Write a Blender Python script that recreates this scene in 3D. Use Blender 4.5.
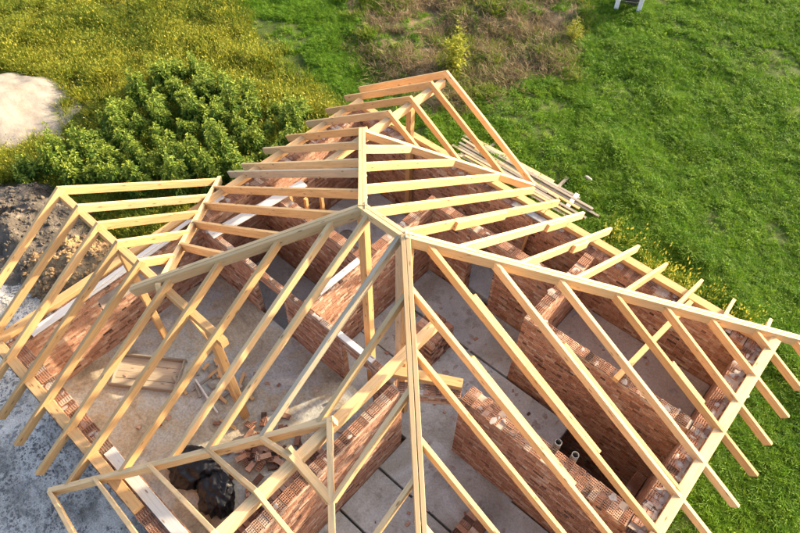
import bpy, math, random
import numpy as np
from mathutils import Vector, Matrix
R = random.Random(7); NR = np.random.default_rng(11)
scene = bpy.context.scene
for o in list(bpy.data.objects): bpy.data.objects.remove(o)
C = scene.collection
Z0 = 6.6                       # height of the main ridge above the ground

# ------------------------------------------------------------------ camera
cam_d = bpy.data.cameras.new('camera'); cam = bpy.data.objects.new('camera', cam_d); C.objects.link(cam)
CAMP = Vector((5.2497, -5.052, 7.5134 + Z0))
yaw, pit, rol = math.radians(131.1927), math.radians(51.3824), math.radians(0.6844)
fw = Vector((math.cos(yaw)*math.cos(pit), math.sin(yaw)*math.cos(pit), -math.sin(pit)))
rt = Vector((math.sin(yaw), -math.cos(yaw), 0)); up = rt.cross(fw)
rt2 = rt*math.cos(rol) + up*math.sin(rol); up2 = -rt*math.sin(rol) + up*math.cos(rol)
M = Matrix((rt2, up2, -fw)).transposed().to_4x4(); M.translation = CAMP
cam.matrix_world = M
cam_d.sensor_width = 36.0; cam_d.lens = 36.0*638.0/800.0
cam_d.clip_start = 0.1; cam_d.clip_end = 2000
scene.camera = cam
# ------------------------------------------------------------------ light
SUN_AZ = math.atan2(0.40, 0.92)          # from +Y towards +X
SUN_EL = math.radians(20)
w = bpy.data.worlds.new('World'); scene.world = w; w.use_nodes = True
nt = w.node_tree; bg = nt.nodes['Background']
sky = nt.nodes.new('ShaderNodeTexSky'); sky.sky_type = 'NISHITA'; sky.sun_disc = False
sky.air_density = 0.8; sky.dust_density = 5.0; sky.ozone_density = 0.4; sky.sun_elevation = SUN_EL; sky.sun_rotation = SUN_AZ
nt.links.new(sky.outputs[0], bg.inputs[0]); bg.inputs[1].default_value = 0.15
sd = bpy.data.lights.new('sun', 'SUN'); sd.energy = 3.5; sd.angle = math.radians(0.8); sd.color = (1.0, 0.79, 0.53)
so = bpy.data.objects.new('sun', sd); C.objects.link(so)
dsun = Vector((math.sin(SUN_AZ)*math.cos(SUN_EL), math.cos(SUN_AZ)*math.cos(SUN_EL), math.sin(SUN_EL)))
so.rotation_euler = dsun.to_track_quat('Z', 'Y').to_euler(); so.location = (20, 30, 30)
scene.view_settings.view_transform = 'Standard'; scene.view_settings.look = 'None'
scene.view_settings.gamma = 1.0; scene.view_settings.exposure = 1.68
scene.cycles.max_bounces = 6; scene.cycles.diffuse_bounces = 4; scene.cycles.transmission_bounces = 3; scene.cycles.transparent_max_bounces = 4
scene.render.resolution_x = 1024; scene.render.resolution_y = 682

# ------------------------------------------------------------------ helpers
def tag(o, label=None, cat=None, group=None, kind=None):
    if label: o['label'] = label
    if cat: o['category'] = cat
    if group: o['group'] = group
    if kind: o['kind'] = kind
    return o
def new_mesh(name, verts, faces, mat=None, smooth=False):
    me = bpy.data.meshes.new(name); me.from_pydata([tuple(v) for v in verts], [], faces)
    if mat: me.materials.append(mat)
    if smooth: me.polygons.foreach_set('use_smooth', [True]*len(me.polygons))
    me.update(); return me
def link(name, me, parent=None):
    o = bpy.data.objects.new(name, me); C.objects.link(o)
    if parent: o.parent = parent
    return o
def empty(name, loc=(0,0,0), rz=0):
    o = bpy.data.objects.new(name, None); o.location = loc; o.rotation_euler = (0,0,rz)
    o.empty_display_size = 0.3; C.objects.link(o); return o
def np_mesh(name, V, T, mat=None, smooth=False, col=None):
    """fast triangle / quad mesh from numpy arrays"""
    me = bpy.data.meshes.new(name); n = T.shape[1]
    me.vertices.add(len(V)); me.vertices.foreach_set('co', np.asarray(V, np.float32).ravel())
    me.loops.add(T.size); me.loops.foreach_set('vertex_index', T.ravel().astype(np.int32))
    me.polygons.add(len(T)); me.polygons.foreach_set('loop_start', np.arange(0, T.size, n, dtype=np.int32))
    me.polygons.foreach_set('use_smooth', np.full(len(T), smooth))
    if col is not None:
        a = me.attributes.new('tone', 'FLOAT', 'POINT'); a.data.foreach_set('value', np.asarray(col, np.float32))
    if mat: me.materials.append(mat)
    me.update(calc_edges=True); me.validate(); return me
def rnd_grid(seed, n=256):
    return np.random.default_rng(seed).random((n, n))
_G = {}
def vnoise(x, y, f, seed):
    if seed not in _G: _G[seed] = rnd_grid(seed)
    g = _G[seed]; n = g.shape[0]
    x = np.asarray(x)*f + 1000.0; y = np.asarray(y)*f + 1000.0
    xi = np.floor(x).astype(int); yi = np.floor(y).astype(int); fx = x-xi; fy = y-yi
    fx = fx*fx*(3-2*fx); fy = fy*fy*(3-2*fy)
    a = g[xi % n, yi % n]; b = g[(xi+1) % n, yi % n]; c = g[xi % n, (yi+1) % n]; d = g[(xi+1) % n, (yi+1) % n]
    return (a*(1-fx)+b*fx)*(1-fy) + (c*(1-fx)+d*fx)*fy
def fbm(x, y, f, seed, o=3):
    s = 0; a = 1; t = 0
    for k in range(o):
        s = s + a*vnoise(x, y, f*2**k, seed+k); t += a; a *= .5
    return s/t
def sstep(a, b, x):
    t = np.clip((x-a)/(b-a), 0, 1); return t*t*(3-2*t)
def in_poly(x, y, P):
    x = np.asarray(x); y = np.asarray(y); r = np.zeros(x.shape, bool); n = len(P); j = n-1
    for i in range(n):
        xi, yi = P[i]; xj, yj = P[j]
        c = ((yi > y) != (yj > y)) & (x < (xj-xi)*(y-yi)/((yj-yi) if yj != yi else 1e-9)+xi)
        r ^= c; j = i
    return r
def poly_dist(x, y, P):
    """signed distance, positive inside"""
    x = np.asarray(x, float); y = np.asarray(y, float); d = np.full(x.shape, 1e9)
    for i in range(len(P)):
        ax, ay = P[i-1]; bx, by = P[i]; ux, uy = bx-ax, by-ay
        t = np.clip(((x-ax)*ux+(y-ay)*uy)/(ux*ux+uy*uy), 0, 1)
        d = np.minimum(d, np.hypot(x-ax-t*ux, y-ay-t*uy))
    return np.where(in_poly(x, y, P), d, -d)

# ------------------------------------------------------------------ materials
class NT:
    def __init__(s, name, rough=0.9):
        s.m = bpy.data.materials.new(name); s.m.use_nodes = True; s.t = s.m.node_tree
        s.b = s.t.nodes['Principled BSDF']; s.b.inputs['Roughness'].default_value = rough
        s.b.inputs['Specular IOR Level'].default_value = 0.25
    def n(s, typ, **k):
        x = s.t.nodes.new(typ)
        for a, v in k.items(): setattr(x, a, v)
        return x
    def l(s, a, b): s.t.links.new(a, b)
    def coord(s, kind='Object', scale=(1,1,1)):
        tc = s.n('ShaderNodeTexCoord'); mp = s.n('ShaderNodeMapping'); mp.inputs['Scale'].default_value = scale
        s.l(tc.outputs[kind], mp.inputs[0]); return mp.outputs[0]
    def pos(s, scale=(1,1,1)):
        g = s.n('ShaderNodeNewGeometry'); mp = s.n('ShaderNodeMapping'); mp.inputs['Scale'].default_value = scale
        s.l(g.outputs['Position'], mp.inputs[0]); return mp.outputs[0]
    def noise(s, vec, scale, det=4, rough=.6, dist=0):
        x = s.n('ShaderNodeTexNoise'); x.inputs['Scale'].default_value = scale; x.inputs['Detail'].default_value = det
        x.inputs['Roughness'].default_value = rough; x.inputs['Distortion'].default_value = dist
        if vec is not None: s.l(vec, x.inputs['Vector'])
        return x.outputs['Fac']
    def ramp(s, fac, stops, interp='LINEAR'):
        x = s.n('ShaderNodeValToRGB'); r = x.color_ramp; r.interpolation = interp
        while len(r.elements) < len(stops): r.elements.new(.5)
        for e, (p, c) in zip(r.elements, stops):
            e.position = p; e.color = (c[0], c[1], c[2], 1) if hasattr(c, '__len__') else (c, c, c, 1)
        s.l(fac, x.inputs[0]); return x.outputs[0]
    def mix(s, fac, a, b, blend='MIX'):
        x = s.n('ShaderNodeMix', data_type='RGBA', blend_type=blend)
        for sock, v in ((x.inputs[0], fac), (x.inputs[6], a), (x.inputs[7], b)):
            if hasattr(v, 'links') or hasattr(v, 'is_linked'): s.l(v, sock)
            elif hasattr(v, '__len__'): sock.default_value = (v[0], v[1], v[2], 1)
            else: sock.default_value = v
        return x.outputs[2]
    def math(s, op, a, b=0.0):
        x = s.n('ShaderNodeMath', operation=op)
        for i, v in enumerate((a, b)):
            if hasattr(v, 'is_linked'): s.l(v, x.inputs[i])
            else: x.inputs[i].default_value = v
        return x.outputs[0]
    def bump(s, h, strength=.4, dist=.01):
        x = s.n('ShaderNodeBump'); x.inputs['Strength'].default_value = strength; x.inputs['Distance'].default_value = dist
        s.l(h, x.inputs['Height']); s.l(x.outputs[0], s.b.inputs['Normal'])
    def rand(s): return s.n('ShaderNodeObjectInfo').outputs['Random']
    def attr(s, name): return s.n('ShaderNodeAttribute', attribute_name=name).outputs['Fac']
    def col(s, c):
        if hasattr(c, 'is_linked'): s.l(c, s.b.inputs['Base Color'])
        else: s.b.inputs['Base Color'].default_value = (c[0], c[1], c[2], 1)

def wood_mat(name, light, dark, stain, stain_amt):
    m = NT(name, .75); ob = m.n('ShaderNodeObjectInfo'); tc = m.n('ShaderNodeTexCoord')
    off = m.n('ShaderNodeVectorMath', operation='MULTIPLY_ADD')
    m.l(ob.outputs['Random'], off.inputs[0]); off.inputs[1].default_value = (37, 53, 71); m.l(tc.outputs['Object'], off.inputs[2])
    def mp(sc):
        x = m.n('ShaderNodeMapping'); x.inputs['Scale'].default_value = sc; m.l(off.outputs[0], x.inputs[0]); return x.outputs[0]
    g = m.noise(mp((1.2, 26, 26)), 1.6, 5, .65, .6)
    base = m.ramp(g, [(.30, dark), (.52, light), (.75, [c*1.08 for c in light])])
    tone = m.ramp(ob.outputs['Random'], [(0, .72), (.5, .98), (1, 1.1)])
    base = m.mix(1.0, base, tone, 'MULTIPLY')
    st = m.noise(mp((1.1, 5, 5)), 1.3, 4, .6)
    base = m.mix(m.math('MULTIPLY', m.ramp(st, [(.48, 0.0), (.68, 1.0)]), stain_amt), base, stain)
    vo = m.n('ShaderNodeTexVoronoi'); vo.inputs['Scale'].default_value = 1.0; m.l(mp((2.6, 9, 9)), vo.inputs['Vector'])
    kn = m.ramp(vo.outputs['Distance'], [(.08, 1.0), (.17, 0.0)])
    base = m.mix(m.math('MULTIPLY', kn, .75), base, (.16, .075, .03))
    m.col(base); m.bump(g, .25, .004); return m.m
W_NEW = wood_mat('pine_fresh', (.70, .445, .205), (.54, .30, .115), (.46, .31, .155), .4)
W_PALE = wood_mat('pine_pale', (.72, .505, .27), (.58, .375, .17), (.46, .37, .21), .5)
W_GREY = wood_mat('pine_weathered', (.54, .45, .32), (.40, .32, .21), (.33, .31, .25), .5)
W_WHITE = wood_mat('limewashed_board', (.66, .66, .64), (.52, .52, .50), (.42, .42, .40), .5)
W_OLD = wood_mat('old_board', (.30, .27, .22), (.19, .165, .13), (.34, .32, .28), .5)

def brick_mat(name, use_attr):
    m = NT(name, .92); r = m.attr('tone') if use_attr else m.rand()
    p = m.pos(); p2 = m.pos()
    base = m.ramp(r, [(0, (.09, .055, .042)), (.18, (.20, .105, .070)), (.42, (.345, .178, .112)), (.68, (.43, .238, .155)), (.86, (.50, .325, .225)), (1, (.55, .44, .345))])
    n1 = m.noise(p, 19, 5, .65); base = m.mix(1.0, base, m.ramp(n1, [(.25, .62), (.6, 1.12)]), 'MULTIPLY')
    n2 = m.noise(p2, 3.2, 6, .7)
    base = m.mix(m.math('MULTIPLY', m.ramp(n2, [(.50, 0.0), (.70, 1.0)]), .55), base, (.46, .36, .28))
    m.col(base); m.bump(m.noise(p, 60, 3), .3, .004); return m.m
BRICK = brick_mat('fired_clay_brick', False); BRICK_A = brick_mat('fired_clay_courses', True)
def simple(name, stops, scale, rough=.9, bump=.3, bscale=40, bdist=.006, det=5):
    m = NT(name, rough); p = m.pos(); m.col(m.ramp(m.noise(p, scale, det, .62), stops)); m.bump(m.noise(p, bscale, 4), bump, bdist); return m.m
MORTAR = simple('bed_mortar', [(.3, (.33, .27, .21)), (.7, (.55, .46, .37))], 5)
LIME = simple('spilled_mortar', [(.3, (.26, .24, .22)), (.65, (.44, .42, .40))], 14)
def conc(name, c1, c2, st):
    m = NT(name, .85); p = m.pos(); ob = m.rand()
    b = m.ramp(m.noise(p, 1.4, 7, .68), [(.3, c1), (.7, c2)])
    b = m.mix(m.math('MULTIPLY', m.ramp(m.noise(p, .9, 7, .74, .5), [(.46, 0.0), (.62, 1.0)]), .8), b, st)
    b = m.mix(m.math('MULTIPLY', m.ramp(m.noise(p, 2.7, 6, .75), [(.55, 0.0), (.68, 1.0)]), .6), b, [c*.62 for c in st])
    sp = m.ramp(m.noise(p, 26, 3), [(.35, .82), (.6, 1.05)]); b = m.mix(1.0, b, sp, 'MULTIPLY')
    b = m.mix(1.0, b, m.ramp(ob, [(0, .88), (1, 1.08)]), 'MULTIPLY')
    m.col(b); m.bump(m.noise(p, 30, 5), .35, .006); return m.m
CONC = conc('cast_concrete', (.42, .48, .49), (.60, .66, .66), (.36, .36, .31))
CONC_R = conc('dusty_concrete', (.35, .33, .30), (.47, .45, .41), (.38, .32, .26))
FILL = None
m = NT('sand_fill', .95); p = m.pos()
b = m.ramp(m.noise(p, 1.1, 7, .7, .8), [(.32, (.27, .24, .18)), (.46, (.47, .42, .31)), (.56, (.44, .46, .43)), (.68, (.66, .64, .55))])
b = m.mix(m.math('MULTIPLY', m.ramp(m.noise(p, 2.6, 6, .74), [(.52, 0.0), (.68, 1.0)]), .6), b, (.27, .20, .115))
b = m.mix(1.0, b, m.ramp(m.noise(p, 22, 4), [(.3, .72), (.6, 1.06)]), 'MULTIPLY')
m.col(b); m.bump(m.noise(p, 16, 6), .6, .02); FILL = m.m

# ground: zone weights stored as attributes
m = NT('field_ground', .97); p = m.pos()
gr = m.ramp(m.noise(p, 1.3, 6, .7), [(.3, (.035, .055, .012)), (.55, (.07, .105, .018)), (.75, (.14, .125, .06))])
yl = m.ramp(m.noise(p, 1.1, 6, .7), [(.3, (.06, .075, .012)), (.7, (.16, .15, .03))])
br = m.ramp(m.noise(p, 2.2, 7, .72), [(.3, (.05, .042, .024)), (.48, (.13, .105, .055)), (.62, (.24, .165, .095)), (.75, (.34, .22, .13))])
gv = m.ramp(m.noise(p, 1.05, 9, .76), [(.34, (.22, .195, .16)), (.42, (.38, .345, .285)), (.49, (.62, .56, .47)), (.62, (.82, .755, .65))])
gv = m.mix(1.0, gv, m.ramp(m.noise(p, 30, 3), [(.35, .7), (.6, 1.1)]), 'MULTIPLY')
so_ = m.ramp(m.noise(p, 2.6, 7, .74), [(.32, (.05, .045, .04)), (.5, (.12, .10, .08)), (.62, (.30, .21, .115)), (.75, (.42, .31, .18))])
b = m.mix(m.attr('wy'), gr, yl); b = m.mix(m.attr('wb'), b, br); b = m.mix(m.attr('wg'), b, gv); b = m.mix(m.attr('ws'), b, so_)
m.col(b); m.bump(m.noise(p, 14, 6, .7), .7, .03); GROUND = m.m
SAND = simple('pale_sand', [(.3, (.19, .17, .14)), (.65, (.27, .25, .22))], 2.2, bump=.5, bscale=9, bdist=.03)
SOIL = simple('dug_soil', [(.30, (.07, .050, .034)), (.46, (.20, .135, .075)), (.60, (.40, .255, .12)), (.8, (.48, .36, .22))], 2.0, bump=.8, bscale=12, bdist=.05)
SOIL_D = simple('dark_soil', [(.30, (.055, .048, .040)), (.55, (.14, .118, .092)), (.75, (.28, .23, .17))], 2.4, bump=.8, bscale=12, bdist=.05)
STONE = simple('gravel_stone', [(.3, (.13, .13, .125)), (.7, (.52, .50, .47))], 1.7)

def leaf_mat(name, c_lo, c_hi, c_var, trans=.35, vscale=.7, lit_tip=None):
    m = NT(name, .62); p = m.pos(); r = m.rand()
    b = m.ramp(m.noise(p, vscale, 4, .6), [(.32, c_lo), (.68, c_hi)])
    b = m.mix(m.math('MULTIPLY', m.ramp(r, [(.45, 0.0), (1, 1.0)]), .75), b, c_var)
    if lit_tip: b = m.mix(m.math('POWER', m.attr('tone'), 4.2), b, lit_tip)  # sunlit tips painted in: leaf colour turns lighter and yellower up the stem
    m.col(b); m.b.inputs['Specular IOR Level'].default_value = .2
    tr = m.n('ShaderNodeBsdfTranslucent'); m.l(b, tr.inputs[0]); mx = m.n('ShaderNodeMixShader'); mx.inputs[0].default_value = trans
    m.l(m.b.outputs[0], mx.inputs[1]); m.l(tr.outputs[0], mx.inputs[2]); m.l(mx.outputs[0], m.t.nodes['Material Output'].inputs[0]); return m.m
G_LAWN = leaf_mat('lawn_green', (.070, .180, .008), (.140, .280, .014), (.22, .33, .025), vscale=.9)
G_LAWN2 = leaf_mat('clover_green', (.060, .170, .010), (.120, .260, .015), (.19, .31, .025), vscale=.8)
G_YEL = leaf_mat('meadow_yellow', (.13, .20, .012), (.27, .28, .018), (.42, .37, .025), vscale=.45)
G_MEAD = leaf_mat('meadow_green', (.080, .150, .012), (.150, .210, .016), (.24, .26, .03), vscale=.6)
G_DRY = leaf_mat('dry_straw', (.13, .10, .05), (.28, .21, .115), (.38, .29, .15), .2, .9)
G_GOLD = leaf_mat('gold_seed', (.36, .36, .05), (.46, .44, .07), (.32, .36, .05), .3, 2)
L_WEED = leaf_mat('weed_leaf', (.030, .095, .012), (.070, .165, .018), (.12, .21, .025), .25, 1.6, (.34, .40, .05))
L_YEL = leaf_mat('yellow_shrub_leaf', (.22, .25, .02), (.36, .36, .035), (.20, .28, .03), .4, 2)
STEM = simple('weed_stem', [(.3, (.06, .07, .025)), (.7, (.13, .12, .05))], 4)
m = NT('black_film', .36); p = m.pos(); m.col((.006, .008, .012)); m.b.inputs['Specular IOR Level'].default_value = .4
m.bump(m.noise(p, 9, 2, .5, 1.0), .35, .03); FILM = m.m
m = NT('grey_plastic', .5); m.col((.20, .205, .21)); PIPE = m.m
m = NT('white_paint', .5); p = m.pos(); m.col(m.ramp(m.noise(p, 9, 4), [(.3, (.58, .60, .62)), (.7, (.80, .80, .78))])); WPAINT = m.m
m = NT('dark_planks', .7); p = m.pos(); m.col(m.ramp(m.noise(p, 5, 4), [(.3, (.02, .025, .03)), (.7, (.06, .065, .07))])); DARKP = m.m
m = NT('galvanised', .45); p = m.pos(); m.b.inputs['Metallic'].default_value = .6; m.col(m.ramp(m.noise(p, 7, 4), [(.3, (.25, .27, .28)), (.7, (.45, .47, .48))])); GALV = m.m

# ------------------------------------------------------------------ ground
HOUSE = (-5.3, 6.4, -5.3, 5.2)
P_BRUSH = [(-13.6, 13.2), (-11.2, 10.9), (-8.2, 9.7), (-6.4, 9.6), (-5.0, 10.6), (-3.9, 13.2), (-4.4, 17), (-5.4, 20.5), (-7, 30), (-19, 30)]
P_SITE = [(-5.0, 1.2), (-6.8, -.2), (-9.3, -.9), (-12.4, -1.9), (-14, -3.5), (-14, -14), (12, -14), (9, -7), (6, -5.0), (0, -5)]
P_BUSH = [(-13.5, -2.2), (-12.2, -1.6), (-10.0, -.5), (-7.6, 1.7), (-7.4, 4.4), (-8.6, 6.3), (-10.9, 5.4), (-12.4, 5.6), (-14.0, 5.2), (-14.2, 2.8), (-13.2, .8), (-13.4, -.6)]
TR0, TR1 = (-17.13, 9.38), (-9.1, 7.44)
def track(x, y):
    ux, uy = TR1[0]-TR0[0], TR1[1]-TR0[1]; L = math.hypot(ux, uy)
    return ((x-TR0[0])*uy-(y-TR0[1])*ux)/L*-1    # positive towards +y
def zones(x, y):
    n = (fbm(x, y, .55, 21)-.5)*2.4
    site = sstep(-.5, .5, poly_dist(x, y, P_SITE)+n*.9)
    brush = sstep(-.7, .7, poly_dist(x, y, P_BRUSH)+n)
    t = track(x, y)+n*.6
    yel = sstep(.3, -1.2, t)*sstep(-5.8, -7.5, x)
    yel = yel*(0.28+.65*sstep(.38, .62, fbm(x, y, .33, 60)))
    return site, brush, yel
def ground_h(x, y):
    s, b, yv = zones(x, y)
    h = (fbm(x, y, .45, 3)-.5)*.30 + (fbm(x, y, 1.15, 9)-.5)*.17
    h = h + b*((fbm(x, y, .8, 33)-.45)*.55)
    # low bank that runs beside the house on the lawn
    ln = (np.asarray(y)-10.6)+.52*(np.asarray(x)-3.5)
    h = h + .16*np.exp(-((ln+.9+(fbm(x, y, .5, 70)-.5)*1.5)/.7)**2)*sstep(-2, 0, x)
    # flatten next to the house
    dx = np.maximum(np.maximum(HOUSE[0]-np.asarray(x), np.asarray(x)-HOUSE[1]), 0); dy = np.maximum(np.maximum(HOUSE[2]-np.asarray(y), np.asarray(y)-HOUSE[3]), 0)
    d = np.hypot(dx, dy); return h*sstep(.2, 2.5, d)*(1-.4*s)
def axis_pts(lo, hi, far, st):
    a = list(np.arange(lo, hi, st)); p = []; x = hi; d = st
    while x < far: p.append(x); d *= 1.35; x += d
    q = []; x = lo; d = st
    while x > -far: d *= 1.35; x -= d; q.append(x)
    return np.array(q[::-1]+a+p)
gx = axis_pts(-27, 12, 260, .2); gy = axis_pts(-11, 30, 260, .2)
X, Y = np.meshgrid(gx, gy, indexing='ij'); Hh = ground_h(X, Y)
far = sstep(30, 60, np.hypot(X+6, Y-8)); Hh = Hh*(1-far)
V = np.stack([X, Y, Hh], -1).reshape(-1, 3); nx, ny = len(gx), len(gy)
I, J = np.meshgrid(np.arange(nx-1), np.arange(ny-1), indexing='ij'); q0 = (I*ny+J).ravel()
T = np.stack([q0, q0+ny, q0+ny+1, q0+1], -1)
cx_ = V[T].mean(1); keep = ~((cx_[:,0] > -5.25) & (cx_[:,0] < 6.3) & (cx_[:,1] > -5.25) & (cx_[:,1] < 5.12)); T = T[keep]
me = np_mesh('ground', V, T, GROUND, True)
zs, zb, zy = zones(V[:,0], V[:,1]); ff = 1-far.ravel()
for nm, a in (('wg', zs*ff), ('wb', zb*ff), ('wy', zy*ff), ('ws', np.zeros(len(V)))):
    at = me.attributes.new(nm, 'FLOAT', 'POINT'); at.data.foreach_set('value', a.astype(np.float32))
tag(link('ground', me), kind='structure')

# heaps -------------------------------------------------------------
def heap(name, mat, cx, cy, rx, ry, h, rot, seed, rough, label, cat, n=70):
    g = np.linspace(-1.25, 1.25, n); A, B = np.meshgrid(g, g, indexing='ij'); rr = np.hypot(A, B)
    x = A*rx; y = B*ry; c, s = math.cos(rot), math.sin(rot); wx = cx+x*c-y*s; wy = cy+x*s+y*c
    edge = rr+(fbm(wx, wy, .7, seed)-.5)*.5
    z = h*np.clip(1-edge**1.7, -.12, 1)+rough*(fbm(wx, wy, 1.8, seed+5, 4)-.5)*sstep(1.15, .8, rr)
    V = np.stack([wx-cx, wy-cy, z+ground_h(wx, wy)-.02], -1).reshape(-1, 3)
    V[:,2] = np.where(rr.ravel() > 1.2, -.25, V[:,2])
    I, J = np.meshgrid(np.arange(n-1), np.arange(n-1), indexing='ij'); q = (I*n+J).ravel()
    o = link(name, np_mesh(name, V, np.stack([q, q+n, q+n+1, q+1], -1), mat, True)); o.location = (cx, cy, 0)
    HEAPS[name] = (V+np.array([cx, cy, 0]))[(rr.ravel() < 1.0)]
    return tag(o, label, cat)
HEAPS = {}
heap('sand_pile', SAND, -18.0, -2.1, 4.0, 2.8, 1.0, .75, 41, .18, 'rounded pile of pale sand lying on the meadow grass', 'sand pile')
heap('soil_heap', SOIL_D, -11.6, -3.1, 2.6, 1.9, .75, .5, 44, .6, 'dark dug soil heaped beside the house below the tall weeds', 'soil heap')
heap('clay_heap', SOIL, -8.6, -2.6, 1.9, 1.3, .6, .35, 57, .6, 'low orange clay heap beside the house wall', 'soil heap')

# scatter -----------------------------------------------------------
def gn_group(name, src):
    ng = bpy.data.node_groups.new(name, 'GeometryNodeTree')
    ng.interface.new_socket('Geometry', in_out='INPUT', socket_type='NodeSocketGeometry'); ng.interface.new_socket('Geometry', in_out='OUTPUT', socket_type='NodeSocketGeometry')
    n = ng.nodes; gi = n.new('NodeGroupInput'); go = n.new('NodeGroupOutput'); iop = n.new('GeometryNodeInstanceOnPoints')
    oi = n.new('GeometryNodeObjectInfo'); oi.inputs['Object'].default_value = src
    a1 = n.new('GeometryNodeInputNamedAttribute'); a1.data_type = 'FLOAT_VECTOR'; a1.inputs[0].default_value = 'rot'
    a2 = n.new('GeometryNodeInputNamedAttribute'); a2.data_type = 'FLOAT_VECTOR'; a2.inputs[0].default_value = 'scl'
    L = ng.links; L.new(gi.outputs[0], iop.inputs['Points']); L.new(oi.outputs['Geometry'], iop.inputs['Instance'])
    L.new(a1.outputs[0], iop.inputs['Rotation']); L.new(a2.outputs[0], iop.inputs['Scale']); L.new(iop.outputs[0], go.inputs[0]); return ng
def scatter(name, src_me, P, scl, label, cat, tilt=.25):
    src = bpy.data.objects.new('source_'+name, src_me)
    me = bpy.data.meshes.new(name); me.vertices.add(len(P)); me.vertices.foreach_set('co', np.asarray(P, np.float32).ravel())
    rot = np.stack([NR.normal(0, tilt, len(P)), NR.normal(0, tilt, len(P)), NR.uniform(0, 6.283, len(P))], -1)
    sc = np.stack([scl, scl, scl*NR.uniform(.75, 1.3, len(P))], -1)
    for nm, a in (('rot', rot), ('scl', sc)):
        at = me.attributes.new(nm, 'FLOAT_VECTOR', 'POINT'); at.data.foreach_set('vector', a.astype(np.float32).ravel())
    o = link(name, me); md = o.modifiers.new('scatter', 'NODES'); md.node_group = gn_group('scatter_'+name, src)
    return tag(o, label, cat, kind='stuff')
def blades(n, h0, h1, wd, spread, lean, curl, mat, seed, head=None):
    r = np.random.default_rng(seed); V = []; F = []; mi = []
    for k in range(n):
        a = r.uniform(0, 6.283); d = spread*math.sqrt(r.random()); bx, by = d*math.cos(a), d*math.sin(a)
        h = r.uniform(h0, h1); ln = r.uniform(.3, 1)*lean; a2 = a+r.normal(0, .8); dx, dy = math.cos(a2), math.sin(a2)
        pa = r.uniform(0, 6.283); px, py = math.cos(pa)*wd/2, math.sin(pa)*wd/2; i = len(V)
        m_ = (bx+dx*ln*h*.4, by+dy*ln*h*.4, h*.6); t = (bx+dx*ln*h*(1+curl), by+dy*ln*h*(1+curl), h*(1-.35*curl))
        V += [(bx-px, by-py, 0), (bx+px, by+py, 0), (m_[0]-px, m_[1]-py, m_[2]), (m_[0]+px, m_[1]+py, m_[2]), t]
        F += [(i, i+1, i+3, i+2), (i+2, i+3, i+4)]; mi += [0, 0]
        if head and r.random() < head[0]:
            i = len(V); s = head[1]
            V += [(t[0]-s*.3, t[1], t[2]), (t[0], t[1]-s*.3, t[2]+s), (t[0]+s*.3, t[1], t[2]), (t[0], t[1]+s*.3, t[2]-s*.4)]; F += [(i, i+1, i+2, i+3)]; mi += [1]
    me = new_mesh('tuft', V, F, mat)
    if head: me.materials.append(head[2]); me.polygons.foreach_set('material_index', mi)
    return me
def clover(n, rad, hgt, ls, mat, seed):
    r = np.random.default_rng(seed); V = []; F = []
    for k in range(n):
        a = r.uniform(0, 6.283); d = rad*math.sqrt(r.random()); z = hgt*(1-.6*(d/rad)**2)*r.uniform(.45, 1); c = Vector((d*math.cos(a), d*math.sin(a), z))
        u = Vector((math.cos(a+r.normal(0, .7)), math.sin(a+r.normal(0, .7)), r.normal(.1, .45))).normalized(); s = ls*r.uniform(.6, 1.3)
        v = u.cross(Vector((r.normal(0, .35), r.normal(0, .35), 1))).normalized(); i = len(V)
        V += [c, c+u*s*.5+v*s*.32, c+u*s-Vector((0, 0, s*.25)), c+u*s*.5-v*s*.32]; F += [(i, i+1, i+2, i+3)]
    return new_mesh('clump', V, F, mat)
FR = [(-27, 2.9), (1.2, 29), (12, 4.2), (-3.6, -10)]
def sample(n, lo, hi):
    x = NR.uniform(lo[0], hi[0], n); y = NR.uniform(lo[1], hi[1], n)
    k = in_poly(x, y, FR) & ~((x > -5.6) & (x < 6.75) & (y > -5.6) & (y < 5.55)); return x[k], y[k]
x, y = sample(330000, (-27, -8), (12, 29)); zs, zb, zy = zones(x, y); u = NR.random(len(x))
bare = sstep(.60, .70, fbm(x, y, .55, 80))*.9
near_pile = np.exp(-(((x+1.2)/1.6)**2+((y-9.8)/.7)**2)); bare = np.maximum(bare, near_pile*.85*(vnoise(x, y, 1.3, 88) > .4))
dens = (1-zs)*(1-zb*.86)*(1-bare)
sc_, ss_ = math.cos(.75), math.sin(.75); sx_, sy_ = (x+18.0)*sc_+(y+2.1)*ss_, -(x+18.0)*ss_+(y+2.1)*sc_; sand = (sx_/3.9)**2+(sy_/2.75)**2+(fbm(x, y, 1.5, 131)-.5)*.5 < 1.0; soil = (((x+11.6)/2.2)**2+((y+3.2)/1.8)**2) < 1
pick = (u < dens) & ~sand & ~soil; x, y, zy, zb = x[pick], y[pick], zy[pick], zb[pick]; u = NR.random(len(x))
P3 = np.stack([x, y, ground_h(x, y)-.01], -1); side = sstep(-6.0, -7.5, x)*sstep(.5, -.6, track(x, y))
isy = u < zy*.85; ism = (~isy) & (NR.random(len(x)) < side); isl = ~isy & ~ism; k2 = NR.random(len(x))
lump = .65+.8*fbm(x, y, 1.1, 91)
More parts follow.
